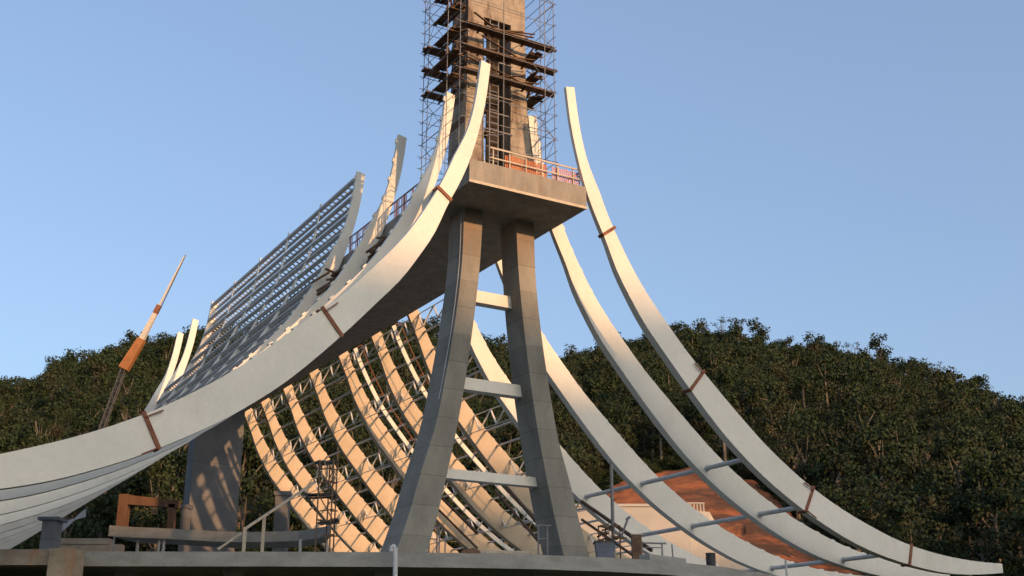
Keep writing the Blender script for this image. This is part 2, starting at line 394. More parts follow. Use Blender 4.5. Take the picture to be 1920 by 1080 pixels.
# ------------------------------------------------------------------ spine and pylon
sp = empty('roof_spine', W(WD/2, 0, ZB), 'long flat concrete box beam with a sunlit front end carried by the curved legs', 'beam')
mb = MB(); mb.box(0, WD, 0, 50.4, ZB, ZT); mb.build('box_beam', 'fascia', sp)
mb = MB(); mb.box(-.03, WD+.03, -.05, -.003, ZB-.02, ZB+.10); mb.build('drip_edge', 'paletimber', sp)
mb = MB(); mb.box(.05, WD-.05, -.004+.01, .12, ZT+.003, ZT+.10); mb.build('kerb', 'fascia', sp)
def curve_leg(rows):
    m = MB(); rings = []
    for z, t0, t1, sb in rows: rings.append([W(t0, 2.6, z), W(t1, 2.6, z), W(t1, sb, z), W(t0, sb, z)])
    m.loft(rings); return m
raw = [(21.697, 1.18, 2.10, 4.0), (21.15, 1.15, 2.08, 4.0), (19.3, 1.10, 1.98, 4.0), (17.45, .93, 1.80, 4.05), (15.6, .68, 1.57, 4.08), (13.6, .34, 1.28, 4.1), (11.76, -.04, .95, 4.12), (9.9, -.62, .55, 4.14), (8.5, -1.0, .22, 4.16), (7.39, -1.36, -.08, 4.18), (6.503, -1.68, -.36, 4.2)]
def catmull(rows, m=5):
    out = []
    n = len(rows)
    for i in range(n-1):
        p = [rows[max(i-1, 0)], rows[i], rows[i+1], rows[min(i+2, n-1)]]
        for k in range(m):
            u = k/m
            out.append(tuple(.5*((2*p[1][j])+(-p[0][j]+p[2][j])*u+(2*p[0][j]-5*p[1][j]+4*p[2][j]-p[3][j])*u*u+(-p[0][j]+3*p[1][j]-3*p[2][j]+p[3][j])*u**3) for j in range(len(rows[0]))))
    out.append(tuple(rows[-1])); return out
lr = catmull(raw, 3)
py = empty('pylon', W(2.95, 3.3, ZD), 'A-shaped pair of curved concrete legs joined by three cross beams under the platform', 'pylon')
o = curve_leg(lr).build('leg', 'legconc', py)
o = curve_leg([(z, 5.9-t1+.02, 5.9-t0+.02, sb) for z, t0, t1, sb in lr]).build('leg', 'legconc', py)
for (z0, z1, t0, t1) in ((17.75, 18.3, 1.5, 4.6), (13.75, 14.28, 1.1, 5.1), (9.88, 10.28, .5, 5.75)):
    m = MB(); m.box(t0, t1, 3.45, 3.95, z0, z1); m.build('cross_beam', 'rib', py)
# thin conduit down the left leg
m = MB(); prev = None
for z, t0, t1, sb in lr[:17]:
    p = W(t0-.035, 2.78, z)
    if prev is not None: m.tube(prev, p, .022, 5)
    prev = p
m.build('drain_pipe', 'galv', py)

# rear pier
rp = empty('rear_pier', W(2.95, 43.7, ZD), 'broad grey concrete pier with sunlit patches under the far end of the spine', 'pier')
m = MB(); m.box(1.2, 4.7, 43, 44.6, ZD, ZB-.003); m.build('shaft', 'darkconc', rp)
m = MB(); m.box(.4, 5.5, 42.8, 44.8, ZD+.003, ZD+1.0); m.build('footing', 'slab', rp)

# ------------------------------------------------------------------ ribs
inner = [(-.98, 27.5), (-.76, 25.7), (-.42, 24.1), (-.02, 22.7), (.42, 21.6), (1.0, 20.4), (1.55, 19.1), (2.2, 18.0), (2.98, 16.85), (4.0, 15.68), (5.15, 14.4), (6.35, 13.15), (7.4, 12.15), (8.45, 11.3), (9.66, 10.45), (11.3, 9.5), (12.9, 8.72), (15.0, 7.92), (17.2, 7.39), (19.46, 7.05), (21.3, 6.93), (23, 6.98), (24.94, 7.14)]
outer = [(-.53, 27.6), (-.28, 25.7), (.10, 24.1), (.72, 22.7), (1.2, 21.55), (1.8, 20.4), (2.55, 19.15), (3.25, 18.2), (4.2, 17.1), (5.25, 15.95), (6.15, 15.1), (7.5, 13.88), (8.75, 12.8), (9.9, 11.9), (11.7, 10.72), (13.75, 9.68), (16, 8.82), (18.06, 8.22), (20.4, 7.82), (22.8, 7.63), (24.95, 7.6)]
def resample(pts, n):
    d = catmull(pts, 12); L_ = [0]
    for a, b in zip(d, d[1:]): L_.append(L_[-1]+math.dist(a, b))
    out = []; j = 0
    for k in range(n):
        q = L_[-1]*k/(n-1)
        while j < len(L_)-2 and L_[j+1] < q: j += 1
        u = (q-L_[j])/max(1e-9, L_[j+1]-L_[j]); out.append((d[j][0]+(d[j+1][0]-d[j][0])*u, d[j][1]+(d[j+1][1]-d[j][1])*u))
    return out, L_[-1]
NR = 64
pin, _ = resample(inner, NR); pout, LO = resample(outer, NR)
def rib_at(f):     # f 0..1 along the rib: inner and outer points
    x = f*(NR-1); i = min(int(x), NR-2); u = x-i
    return tuple(tuple(p[i][k]+(p[i+1][k]-p[i][k])*u for k in (0, 1)) for p in (pin, pout))
def side_t(side, off): return WD+off if side > 0 else -off
THK = .42
def thk(f): return .19+.23*smooth(f, .08, .36)
def make_rib(side, pin=None, seats=True):
    pin = pin or globals()['pin']
    e = empty('roof_rib', W(side_t(side, 24.9), 0, 6.9), '', 'rib'); m = MB(); rings = []
    for kk, (i, o_) in enumerate(zip(pin, pout)):
        d_ = thk(kk/(NR-1)); rings.append([W(side_t(side, i[0]), 0, i[1]), W(side_t(side, o_[0]), 0, o_[1]), W(side_t(side, o_[0]), d_, o_[1]), W(side_t(side, i[0]), d_, i[1])])
    m.loft(rings); m.build('curved_beam', 'rib', e)
    for k in range(int(LO/1.07)):      # purlin seats along the outer edge
        f = (k+.25)*1.07/LO
        if f > .97 or not seats: break
        i, o_ = rib_at(f); n2 = Vector((o_[0]-i[0], o_[1]-i[1])).normalized(); i2, o2 = rib_at(min(1, f+.006)); m = MB(); y0, y1 = thk(f)*.2, thk(f)*.8
        a = (o_[0]+n2.x*.003, o_[1]+n2.y*.003); b = (o2[0]+n2.x*.003, o2[1]+n2.y*.003); h = .07
        m.hexa([W(side_t(side, a[0]), y0, a[1]), W(side_t(side, b[0]), y0, b[1]), W(side_t(side, b[0]), y1, b[1]), W(side_t(side, a[0]), y1, a[1]),
                W(side_t(side, a[0]+n2.x*h), y0, a[1]+n2.y*h), W(side_t(side, b[0]+n2.x*h), y0, b[1]+n2.y*h), W(side_t(side, b[0]+n2.x*h), y1, b[1]+n2.y*h), W(side_t(side, a[0]+n2.x*h), y1, a[1]+n2.y*h)])
        m.build('purlin_seat', 'rib', e)
    return e
def joint_f(off):
    lo, hi = 0, 1
    for _ in range(30):
        f = (lo+hi)/2; i, o_ = rib_at(f)
        if (i[0]+o_[0])/2 < off: lo = f
        else: hi = f
    return lo
def add_splices(e, side):
    for off, arms in ((1.15, 0), (5.75, 1), (12.0, 2), (18.3, 0)):
        f = joint_f(off); THK = thk(f); i, o_ = rib_at(f); i = Vector(i); o_ = Vector(o_); n = (o_-i).normalized(); tg = Vector((n.y, -n.x)); w = .07
        P = lambda q, s_: W(side_t(side, q.x), s_, q.y)
        a = i-n*.05; b = o_+n*.10
        m = MB()
        for (s0, s1) in ((-.06, -.003), (THK+.003, THK+.06)):
            m.hexa([P(a-tg*w, s0), P(a+tg*w, s0), P(a+tg*w, s1), P(a-tg*w, s1), P(b-tg*w, s0), P(b+tg*w, s0), P(b+tg*w, s1), P(b-tg*w, s1)])
        for q0, q1 in ((i-n*.05, i-n*.005), (o_+n*.005, o_+n*.05)):
            m.hexa([P(q0-tg*w, -.003), P(q0+tg*w, -.003), P(q0+tg*w, THK+.003), P(q0-tg*w, THK+.003), P(q1-tg*w, -.003), P(q1+tg*w, -.003), P(q1+tg*w, THK+.003), P(q1-tg*w, THK+.003)])
        if arms:
            for q in ([o_-n*.12] if arms == 1 else [o_-n*.12, i+n*.02]):
                sgn = -1 if q is not None and (q-o_).length < .3 else 1
                m.bar(P(q, -.09), P(q+tg*.62*sgn, -.09), .05, .045)
        m.build('splice_clamp', 'rust', e)
SL = [0, 3.3, 8.43, 13.5, 18.65, 23.8, 28.95, 34.1, 39.2, 44.0, 48.0]
desc = {1: 'right', -1: 'left'}
# the left ribs that carry purlins are thin blades at the top and only thicken lower down
pthin = []
for k, (i, o_) in enumerate(zip(pin, pout)):
    w_ = .13+.87*smooth(k/(NR-1), .18, .42); pthin.append((o_[0]+(i[0]-o_[0])*w_, o_[1]+(i[1]-o_[1])*w_))
for side in (1, -1):
    first = make_rib(side, seats=False); base = make_rib(side); base0 = first.location.copy()
    thin = make_rib(side, pthin, False) if side < 0 else None
    tail = first
    if side < 0:
        tail = make_rib(side, seats=False)
    add_splices(first, side)
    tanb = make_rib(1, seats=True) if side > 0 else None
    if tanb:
        for c in tanb.children: c.data.materials[0] = M['ribsun']  # inner right ribs take the sun-tinted copy of the steel
    for i, s_ in enumerate(SL):
        off = W(0, s_, 0)-W(0, 0, 0)
        if i == 0: e = first
        elif i == 1: e = base; e.location = base0+off
        elif side > 0 and i == 4: e = tanb; e.location = base0+off
        elif side > 0 and i > 4: e = copy_tree(tanb, base0+off)
        elif side < 0 and i == 4: e = thin; e.location = base0+off
        elif side < 0 and 4 < i < 8: e = copy_tree(thin, base0+off)
        elif side < 0 and i == 8: e = tail; e.location = base0+off
        elif side < 0 and i > 8: e = copy_tree(tail, base0+off)
        else: e = copy_tree(base, base0+off)
        e.name = 'roof_rib'
        if i == 0: lb = 'nearest curved steel rib of the %s row, rust-brown clamps across it' % desc[side]
        elif side > 0 and i > 2: lb = 'sunlit curved roof rib inside the right row, %s from front' % ORD[i]
        elif side < 0 and i > 8: lb = 'far left rib with its tip above the wooded hill, %s' % ('left one of the pair' if i == 10 else 'right one of the pair')
        elif side < 0 and i > 3: lb = 'thin curved rib behind the left purlins, %s from front' % ORD[i]
        else: lb = 'pale curved steel roof rib of the %s row, %s from front' % (desc[side], ORD[i])
        tag(e, lb, 'rib', 'curved ribs of the %s row' % desc[side])

# purlins
def curve_pt(d):      # point at arc length d on the outer edge, with normal
    f = min(1, d/LO); i, o_ = rib_at(f); n = Vector((o_[0]-i[0], o_[1]-i[1])).normalized(); return Vector(o_), n
def lattice_purlin(side, d, s0, s1, depth, mat, pitch, rc, ch=.05, flat=True):
    q, n = curve_pt(d)
    if not flat: n = (n*.25+Vector((0, 1))).normalized()      # the zigzag girders hang upright
    a = q-n*.06; b = q-n*(.06+depth); m = MB()
    P = lambda p, s_: W(side_t(side, p.x), s_, p.y)
    nz = (P(q+n, 0)-P(q, 0))
    if flat:
        m.bar(P(a, s0), P(a, s1), .17, .20, nz); m.bar(P(b, s0), P(b, s1), .14, .13, nz)
    else:
        m.tube(P(a, s0), P(a, s1), rc, 6); m.tube(P(b, s0), P(b, s1), rc*.8, 6)
    k = 0; s_ = s0
    while s_ < s1-.01:
        e = min(s1, s_+pitch)
        if not flat: m.tube(P(a if k % 2 else b, s_), P(b if k % 2 else a, e), ch, 4)
        if flat: m.bar(P(a, s_), P(b, s_), .11, .05, nz.cross(P(a, 1)-P(a, 0)))
        s_ = e; k += 1
    return m, P(b, s0)
for k in range(26):
    d = .35+k*1.10
    s0 = 13.5+THK; s1 = 39.2 if k < 5 else (44.0 if k < 11 else 48.0)
    m, org = lattice_purlin(-1, d, s0, s1, .40, 'galv', .55, .05)
    o = m.build('roof_purlin', 'purlin', org=org)
    tag(o, 'pale grey ladder-like purlin spanning the left ribs, %s' % ('topmost of all' if k == 0 else ORD[k]+' from the top'), 'purlin', 'ladder-like purlins on the left roof side')
for k in range(24):
    d = 4.6+k*1.12; s0 = 13.5+THK; s1 = 48.0
    q, n = curve_pt(d); P = lambda p, s_: W(side_t(1, p.x), s_, p.y)
    if k % 3 == 1:
        m, org = lattice_purlin(1, d, s0, s1, 1.05, 'tube', .95, .035, .06, False)
        o = m.build('lattice_girder', 'rib', org=org)
        tag(o, 'pale zigzag lattice girder between the right ribs, %s from the top' % ORD[k//3], 'girder', 'zigzag girders on the right roof side')
    else:
        m = MB(); m.tube(P(q-n*.12, s0), P(q-n*.12, s1), .065, 8)
        o = m.build('tube_purlin', 'tube', org=P(q, s0))
        kk = k-(k+1)//3
        tag(o, 'thin grey tube purlin between the right ribs, %s from the top' % ORD[kk], 'purlin', 'tube purlins on the right roof side')
for j, (off, lab) in enumerate(((9.3, 'upper'), (12.4, 'middle'), (17.6, 'lower'))):
    f = joint_f(off-.3); i, o_ = rib_at(f); q = Vector(i).lerp(Vector(o_), .3)
    for a, b, nb in ((THK, 3.3, 'between the two nearest right ribs'), (3.3+THK, 8.43, 'between the second and third right ribs'), (8.43+THK, 13.5, 'between the third and fourth right ribs')):
        m = MB(); m.tube(W(WD+q.x, a, q.y), W(WD+q.x, b, q.y), .11, 10)
        for e_, w_ in ((a+.003, .05), (b-.053, .05)): m.tube(W(WD+q.x, e_, q.y), W(WD+q.x, e_+w_, q.y), .16, 10)
        o = m.build('strut_pipe', 'tube', org=W(WD+q.x, a, q.y)); tag(o, '%s grey strut pipe %s' % (lab, nb), 'pipe', 'strut pipes between the right ribs')
# slim secondary rafters and their hand lines beside two ribs
for s_, lb in ((26.9, 'slim pale rafter with a dark hand line inside the right row, nearer one'), (21.2, 'slim pale rafter under the spine inside the right row, beside the sunlit rib')):
    e = empty('slim_rafter', W(WD+20, s_, 7), lb, 'rafter', 'slim rafters inside the right row')
    m = MB(); rings = []; m2 = MB(); pv = None
    for k in range(10, NR-8):
        i, o_ = pin[k], pout[k]; n = Vector((o_[0]-i[0], o_[1]-i[1])).normalized()
        c = Vector(o_)-n*.45; a = c-n*.13; b = c+n*.13
        rings.append([W(WD+a.x, s_, a.y), W(WD+b.x, s_, b.y), W(WD+b.x, s_+.12, b.y), W(WD+a.x, s_+.12, a.y)])
        h = c+n*.55; hp = W(WD+h.x, s_+.06, h.y)
        if pv is not None: m2.tube(pv, hp, .03, 5)
        if k % 2 == 0: m2.tube(W(WD+b.x, s_+.06, b.y), hp, .025, 4)
        pv = hp
    m.loft(rings); m.build('rafter_beam', 'rib', e); m2.build('hand_line', 'rust', e)
# foot piers under the ends of the visible right ribs
for i, s_ in enumerate(SL[:3]):
    p = W(WD+22.6, s_+THK/2, 0); m = MB(); m.loft([[Vector((p.x+a*w, p.y+b*w, z)) for a, b in ((-1, -1), (1, -1), (1, 1), (-1, 1))] for w, z in ((.45, height(p.x, p.y)-.4), (.45, height(p.x, p.y)+.35), (.14, height(p.x, p.y)+.4), (.11, 6.93))])
    o = m.build('rib_foot', 'slab', org=(p.x, p.y, height(p.x, p.y))); tag(o, 'small pale post holding up the low end of the %s right rib' % ['nearest', 'second', 'third'][i], 'post', 'posts under the right rib ends')
for i, s_ in enumerate(SL[:2]):
    p = W(-16.2-i*.6, s_+THK/2, 0); m = MB(); m.loft([[Vector((p.x+a*w, p.y+b*w*.8, z)) for a, b in ((-1, -1), (1, -1), (1, 1), (-1, 1))] for w, z in ((.5, height(p.x, p.y)-.4), (.45, 5.4), (.4, 7.2))])

# ------------------------------------------------------------------ bell tower
tw = empty('bell_tower', W(3.0, 3.8, ZT), 'rough unfinished concrete bell tower with a tall dark opening, standing on the platform', 'tower')
def leg_rings(t0, t1, f0, f1):
    out = []
    for k in range(15):
        z = ZT+.003+k*(31.9-ZT)/14; u = 1-k/14; fl = u**2.6
        out.append([W(t0-f0*fl, 3.0, z), W(t1+f1*fl, 3.0, z), W(t1+f1*fl, 4.6, z), W(t0-f0*fl, 4.6, z)])
    return out
m = MB(); m.loft(leg_rings(1.44, 2.3, .22, .1)); m.build('wall_leg', 'tower', tw)
m = MB(); m.loft(leg_rings(3.78, 4.57, .05, .75)); m.build('wall_leg', 'tower', tw)
m = MB(); m.box(1.44, 4.57, 3.0, 4.6, 31.903, 42.0); m.build('upper_shaft', 'tower', tw)
m = MB(); m.box(2.95, 3.775, 3.85, 3.95, ZT+.01, 31.897); m.build('recess_shade_sheet', 'recessshade', tw)  # added dark sheet that paints the shade of the recess
for z in (24.6, 26.4, 28.2, 30.0): m = MB(); m.box(2.31, 3.77, 3.96, 4.5, z, z+.16); m.build('landing', 'plank', tw)
# formwork boards left on the sides
m = MB(); 
for z in np.arange(23.2, 33.5, .6):
    if random.random() < .6: m = MB(); m.box(1.36, 1.433, 3.05+random.random()*.3, 4.5, z, z+.32); m.build('formwork_board', 'plank', tw)

# scaffold around the tower
T0, T1, S0, S1 = .45, 5.5, 1.9, 5.6
sc = empty('tower_scaffold', W(3, 3.7, ZT), 'tubular steel scaffold cage wrapped around the bell tower', 'scaffold')
m = MB(); zt = 37.5
ts = [T0, 2.75, T1-.5, T1]; ss = [S0, S0+1.2, S1-.5, S1]
stand = [(t, S0) for t in ts]+[(t, S1) for t in ts]+[(T0, s_) for s_ in ss[1:-1]]+[(T1, s_) for s_ in ss[1:-1]]
for (t, s_) in stand:
    mm = MB(); dt = random.uniform(-.04, .04); mm.tube(W(t+dt, s_, ZT+.004), W(t, s_, zt+random.uniform(-.5, .8)), .02, 5); mm.build('standard', 'scaf', sc)
levels = [24.6, 25.8, 27.0, 28.2, 29.4, 30.6, 31.8, 33.0, 34.2, 35.4]
for li, z in enumerate(levels):
    m = MB(); j = lambda: random.uniform(-.05, .05)
    for dz in (0, .55):
        if dz == 0: m.tube(W(T0-.2, S0, z+dz+j()), W(T1+.2, S0, z+dz+j()), .016, 5)
        m.tube(W(T0-.2, S1, z+dz+j()), W(T1+.2, S1, z+dz+j()), .016, 5)
        m.tube(W(T0, S0-.2, z+dz+j()), W(T0, S1+.2, z+dz+j()), .016, 5); m.tube(W(T1, S0-.2, z+dz+j()), W(T1, S1+.2, z+dz+j()), .016, 5)
    m.build('ledger_ring', 'scaf', sc)
for li, z in enumerate(levels[:-1]):
    z2 = z+1.2; a, b = (T0, T0+1.1) if li % 2 else (T0+1.1, T0)
    for p, q in ((W(5.95-a, S0, z), W(5.95-b, S0, z2)), (W(a, S1, z), W(b, S1, z2)), (W(T1, S0+(a-T0), z), W(T1, S0+(b-T0), z2)), (W(T0, S1-(a-T0), z), W(T0, S1-(b-T0), z2))):
        m = MB(); m.tube(p, q, .015, 4); m.build('brace', 'scaf', sc)
# ladder inside
m = MB(); m.tube(W(2.35, 2.5, ZT+.01), W(2.35, 2.5, 31.5), .03, 5); m.tube(W(2.8, 2.5, ZT+.01), W(2.8, 2.5, 31.5), .03, 5)
for z in np.arange(ZT+.3, 31.4, .32): m.tube(W(2.35, 2.5, z), W(2.8, 2.5, z), .022, 4)
m.build('ladder', 'scaf', sc)
rq = random.Random(11)
for _ in range(26):      # short tubes and toe boards between the lower standards
    z = rq.uniform(23.4, 28); side_ = rq.random()
    m = MB()
    if side_ < .45: t = rq.uniform(T0, T1-1.2); m.tube(W(t, S0+rq.uniform(0, .9), z), W(t+rq.uniform(.8, 1.6), S0+rq.uniform(0, .9), z+rq.uniform(-.25, .25)), .02, 4)
    elif side_ < .75: m.tube(W(T1-rq.uniform(0, .9), S0+rq.uniform(0, 1.4), z), W(T1-rq.uniform(0, .9), S0+rq.uniform(1.4, 3), z+rq.uniform(-.3, .3)), .02, 4)
    else: m.tube(W(T0+rq.uniform(0, .7), S0+rq.uniform(0, 1.4), z), W(T0+rq.uniform(0, .7), S0+rq.uniform(1.4, 3.4), z+rq.uniform(-.3, .3)), .02, 4)
    m.build('loose_tube', 'scaf', sc)
for z in np.arange(23.3, 31.5, .9):
    m = MB(); m.box(2.25+random.random()*.3, 3.9-random.random()*.4, 2.9, 2.94, z, z+.05); m.build('rail_board', 'scaf', sc)
# plank walkways, one per side and level
names = {28.2: 'lowest', 29.4: 'second lowest', 30.6: 'third lowest', 31.8: 'fourth lowest', 33.0: 'topmost'}
def walk(side, z):
    m = MB(); zz = z+.065; rr = random.Random(int(z*10)+len(side))
    def boards(a0, a1, b0, b1, along_t):
        nb = 3; w = (b1-b0)/nb
        for k in range(nb):
            e0 = a0+rr.uniform(-.25, .1); e1 = a1+rr.uniform(-.1, .25); q0 = b0+k*w+.01; q1 = q0+w-.03; dz = rr.uniform(0, .03)
            if along_t: m.box(e0, e1, q0, q1, zz+dz, zz+dz+.04)
            else: m.box(q0, q1, e0, e1, zz+dz, zz+dz+.04)
        for x in np.arange(a0+.1, a1, .8):
            if along_t: m.box(x, x+.07, b0-.05, b1+.05, zz-.075, zz-.003)
            else: m.box(b0-.05, b1+.05, x, x+.07, zz-.075, zz-.003)
    if side == 'front': boards(T0+.3, T1+.1, S0+.03, S0+.62, True)
    if side == 'back': boards(T0-.1, T1, S1-.7, S1-.03, True)
    if side == 'left': boards(S0+.9, S1-.9, T0+.03, T0+.7, False)
    if side == 'right': boards(S0+.9, S1-.9, T1-.66, T1-.03, False)
    if side in ('front', 'right', 'left'):      # odd boards and props left leaning on the walkway
        for _ in range(7):
            if side == 'front': p = W(rr.uniform(T0+.4, T1-.3), S0+rr.uniform(.1, .8), zz+.09); q = W(rr.uniform(T0+.4, T1-.3), S0+rr.uniform(.1, .8), zz+rr.uniform(.1, .9))
            elif side == 'left': p = W(T0+rr.uniform(.1, .8), rr.uniform(S0+1, S1-1), zz+.09); q = W(T0+rr.uniform(.1, .8), rr.uniform(S0+1, S1-1), zz+rr.uniform(.1, .9))
            else: p = W(T1-rr.uniform(.1, .8), rr.uniform(S0+1, S1-1), zz+.09); q = W(T1-rr.uniform(.1, .8), rr.uniform(S0+1, S1-1), zz+rr.uniform(.1, .9))
            if (p-q).length > .3: m.bar(p, q, .10, .035)
    o = m.build('plank_walkway', 'plank', org=W(3, 3.7, z))
    tag(o, 'dark plank walkway on the %s side of the tower scaffold, %s level' % (side, names[z]), 'walkway', 'plank walkways of the tower scaffold')
    # toe board catching the sun
for z in names:
    for side in ('front', 'left', 'right', 'back'):
        if z < 31 or side == 'left': walk(side, z)

# guard rails and nets on the platform
gr = empty('platform_guardrail', W(3, .3, ZT), 'timber guard rail with orange and pink nets along the front edge of the platform', 'railing')
m = MB()
for t in np.arange(1.25, 5.8, .82): m.box(t, t+.05, .22, .27, ZT+.003, ZT+1.0)
m.box(1.1, 5.85, .18, .217, ZT+.92, ZT+.99); m.box(1.1, 5.85, .18, .217, ZT+.46, ZT+.52)
for s_ in np.arange(.9, 5.5, .9): m.box(5.75, 5.8, s_, s_+.05, ZT+.003, ZT+1.0)
m.box(5.81, 5.84, .2, 5.5, ZT+.92, ZT+.98)
m.build('posts', 'paletimber', gr)
def net(t0, t1, mat, p):
    m = MB()
    for t in np.arange(t0, t1, .11): m.box(t, t+.045, .30, .315, ZT+.12, ZT+.86+random.uniform(-.06, .04))
    for z in np.arange(ZT+.12, ZT+.88, .11): m.box(t0, t1, .318, .333, z, z+.05)
    m.build('safety_net', mat, p)
net(1.9, 2.75, 'net', gr); net(2.8, 3.5, 'net', gr); net(3.55, 4.0, 'net', gr); net(4.3, 5.75, 'pinknet', gr)
def side_rail(name, s0, s1, t, lab):
    e = empty(name, W(t, (s0+s1)/2, ZT), lab, 'railing', 'guard rails along the left edge of the spine')
    m = MB()
    for s_ in np.arange(s0, s1+.01, .9): m.box(t, t+.05, s_, s_+.05, ZT+.003, ZT+1.05)
    m.box(t-.04, t-.003, s0-.1, s1+.15, ZT+.95, ZT+1.02); m.box(t-.04, t-.003, s0-.1, s1+.15, ZT+.5, ZT+.56)
    m.build('posts', 'plank', e); m = MB()
    for s_ in np.arange(s0, s1, .16):
        if random.random() < .6: m.box(t-.06, t-.045, s_, s_+.08, ZT+.05, ZT+.95)
    m.build('safety_net', 'pinknet', e)
side_rail('spine_guardrail', 5.0, 8.2, .2, 'rusty guard rail with pink netting left of the tower foot')
side_rail('spine_guardrail', 9.6, 13.2, .2, 'thin guard rail between the second left rib and the purlins')
# timber clutter stacked along the spine between left ribs
for k, (s0, s1, t0, lab) in enumerate(((4.2, 8.2, -.5, 'dark timber props wedged between the second and third left ribs'), (9.2, 13.0, -.8, 'dark timber props wedged between the third and fourth left ribs'))):
    m = MB(); rr = random.Random(k)
    for _ in range(16):
        a = rr.uniform(s0, s1); t = t0+rr.uniform(-.2, .4)
        m.bar(W(t, a, 21.4+rr.uniform(-.6, .2)), W(t-rr.uniform(.0, .9), a+rr.uniform(-.7, .7), 20.6+rr.uniform(-.6, .6)), .09, .09)
    m.bar(W(t0, s0, 21.3), W(t0, s1, 21.3), .12, .12); m.bar(W(t0-.7, s0, 20.2), W(t0-.7, s1, 20.2), .12, .12)
    o = m.build('timber_props', 'plank', org=W(t0, s0, 20)); tag(o, lab, 'props')

# ------------------------------------------------------------------ mezzanine and things inside
def on_z(x, y, z): d = ray(x, y); return CAM+d*((z-1.7)/d.z)
pts = [(205, 985), (250, 988), (300, 990), (350, 993), (400, 996), (440, 997), (480, 997), (520, 996.5), (560, 995), (590, 991), (620, 985)]
fr = [on_z(x, y, 10.2) for x, y in pts]; e2 = [(p.x, p.y) for p in fr]; ctr = Vector((-16.3, 95))
bk = [tuple(Vector(p)+(ctr-Vector(p)).normalized()*3.2) for p in e2[::-1]]
mb = MB(); plate(mb, e2+bk, 9.62, 10.2)
gm = empty('gallery_slab', (-16, 69, 6.5), 'grey curved gallery slab on thin posts inside the building at left', 'gallery'); mb.build('slab', 'slab', gm)
for px in (253, 293, 302, 560, 610):
    p = on_z(px, 1010, 9.6); m = MB(); m.tube((p.x, p.y+.6, 6.503), (p.x, p.y+.6, 9.617), .09, 8); m.build('post', 'tube', gm)
def portal(name, pa, pb, ytop, yb, Y, w, mat, label, cat):
    pass
tf0 = at(228, 985, 70); e = empty('formwork_portal', (tf0.x, 70, 10.2), 'orange sunlit timber portal frame standing on the gallery slab', 'frame')
def post_px(x0, x1, y0, y1, Y, d, name, mat, par, zbot=None):
    a = at(x0, y1, Y); b = at(x1, y0, Y); m = MB(); m.wbox(a.x, b.x, Y, Y+d, a.z if zbot is None else zbot, b.z); return m.build(name, mat, par)
post_px(217, 241, 926, 985, 70, .6, 'post', 'timber', e, 10.203)
post_px(312, 328, 945, 990, 70, .5, 'post', 'timber', e, 10.203)
a = at(241.3, 928, 70); b = at(335, 938, 70); m = MB()
m.hexa([(a.x, 70, a.z-.55), (b.x, 70, b.z-.45), (b.x, 70.5, b.z-.45), (a.x, 70.5, a.z-.55), (a.x, 70, a.z), (b.x, 70, b.z), (b.x, 70.5, b.z), (a.x, 70.5, a.z)]); m.build('lintel', 'timber', e)
# pale columns inside
for (x0, x1, y0, Y, lab) in ((512, 541, 921, 74, 'plain grey column standing behind the gallery, right of the broad pier'), (336, 352, 945, 76, 'slim grey column close to the left of the broad pier')):
    a = at(x0, 1000, Y); b = at(x1, y0, Y); e = empty('square_column', ((a.x+b.x)/2, Y, 6.5), lab, 'column')
    m = MB(); m.wbox(a.x, b.x, Y, Y+1, 6.503, b.z-.25); m.build('shaft', 'darkconc', e); m = MB(); m.wbox(a.x-.08, b.x+.08, Y-.08, Y+1.08, b.z-.247, b.z); m.build('capital', 'darkconc', e)
# column under the left ribs
p = at(95, 975, 47); e = empty('support_column', (p.x, 47, 6.5), 'short blue-grey column propping the low left ribs', 'column')
m = MB(); m.wbox(at(80, 975, 47).x, at(104, 975, 47).x, 47, 47.8, 6.503, p.z); m.build('shaft', 'darkconc', e)
m = MB(); m.wbox(at(72, 975, 47).x, at(112, 975, 47).x, 46.9, 47.9, p.z+.003, p.z+.12); m.build('bearing', 'darkconc', e)
m = MB()
for k in range(5): q0 = at(100, 985+6*k, 47.9); q1 = at(160, 968-3*k, 52); m.tube(q0, q1, .04, 5)
m.build('tie_rods', 'galv', e)
# low wall and timber pile between column and gallery
m = MB(); a = at(105, 1016, 52); b = at(228, 1016, 52); m.wbox(a.x, b.x, 52, 52.5, 6.503, a.z-.1); m.wbox(a.x, at(205, 1010, 52).x, 51.95, 52.55, a.z-.097, a.z+.15)
o = m.build('low_wall', 'rampc', org=(a.x, 52, 6.5)); tag(o, 'low orange-brown wall with a coping at the left, below the gallery', 'wall')

# handrail in front
def pole(m, x0, y0, x1, y1, Y, r=.035, Y1=None): m.tube(at(x0, y0, Y), at(x1, y1, Y if Y1 is None else Y1), r, 6)
def deck_y(x, y): d = ray(x, y); return d
e = empty('timber_handrail', W(-8, 3, ZD), 'pale timber handrail rising diagonally beside the gallery slab', 'handrail')
m = MB(); m.bar(at(460, 991, 48), at(592, 903, 52), .09, .09); m.build('rail', 'paletimber', e)
m = MB()
for x, y, Y in ((460, 988, 48), (496, 966, 49.1)):
    p = at(x, y, Y); m.wbox(p.x-.06, p.x+.06, Y-.06, Y+.06, 6.503, p.z)
m.build('posts', 'paletimber', e)
m = MB(); m.bar(at(408, 1030, 48), at(452, 1000, 49), .07, .07); m.build('lower_rail', 'paletimber', e)
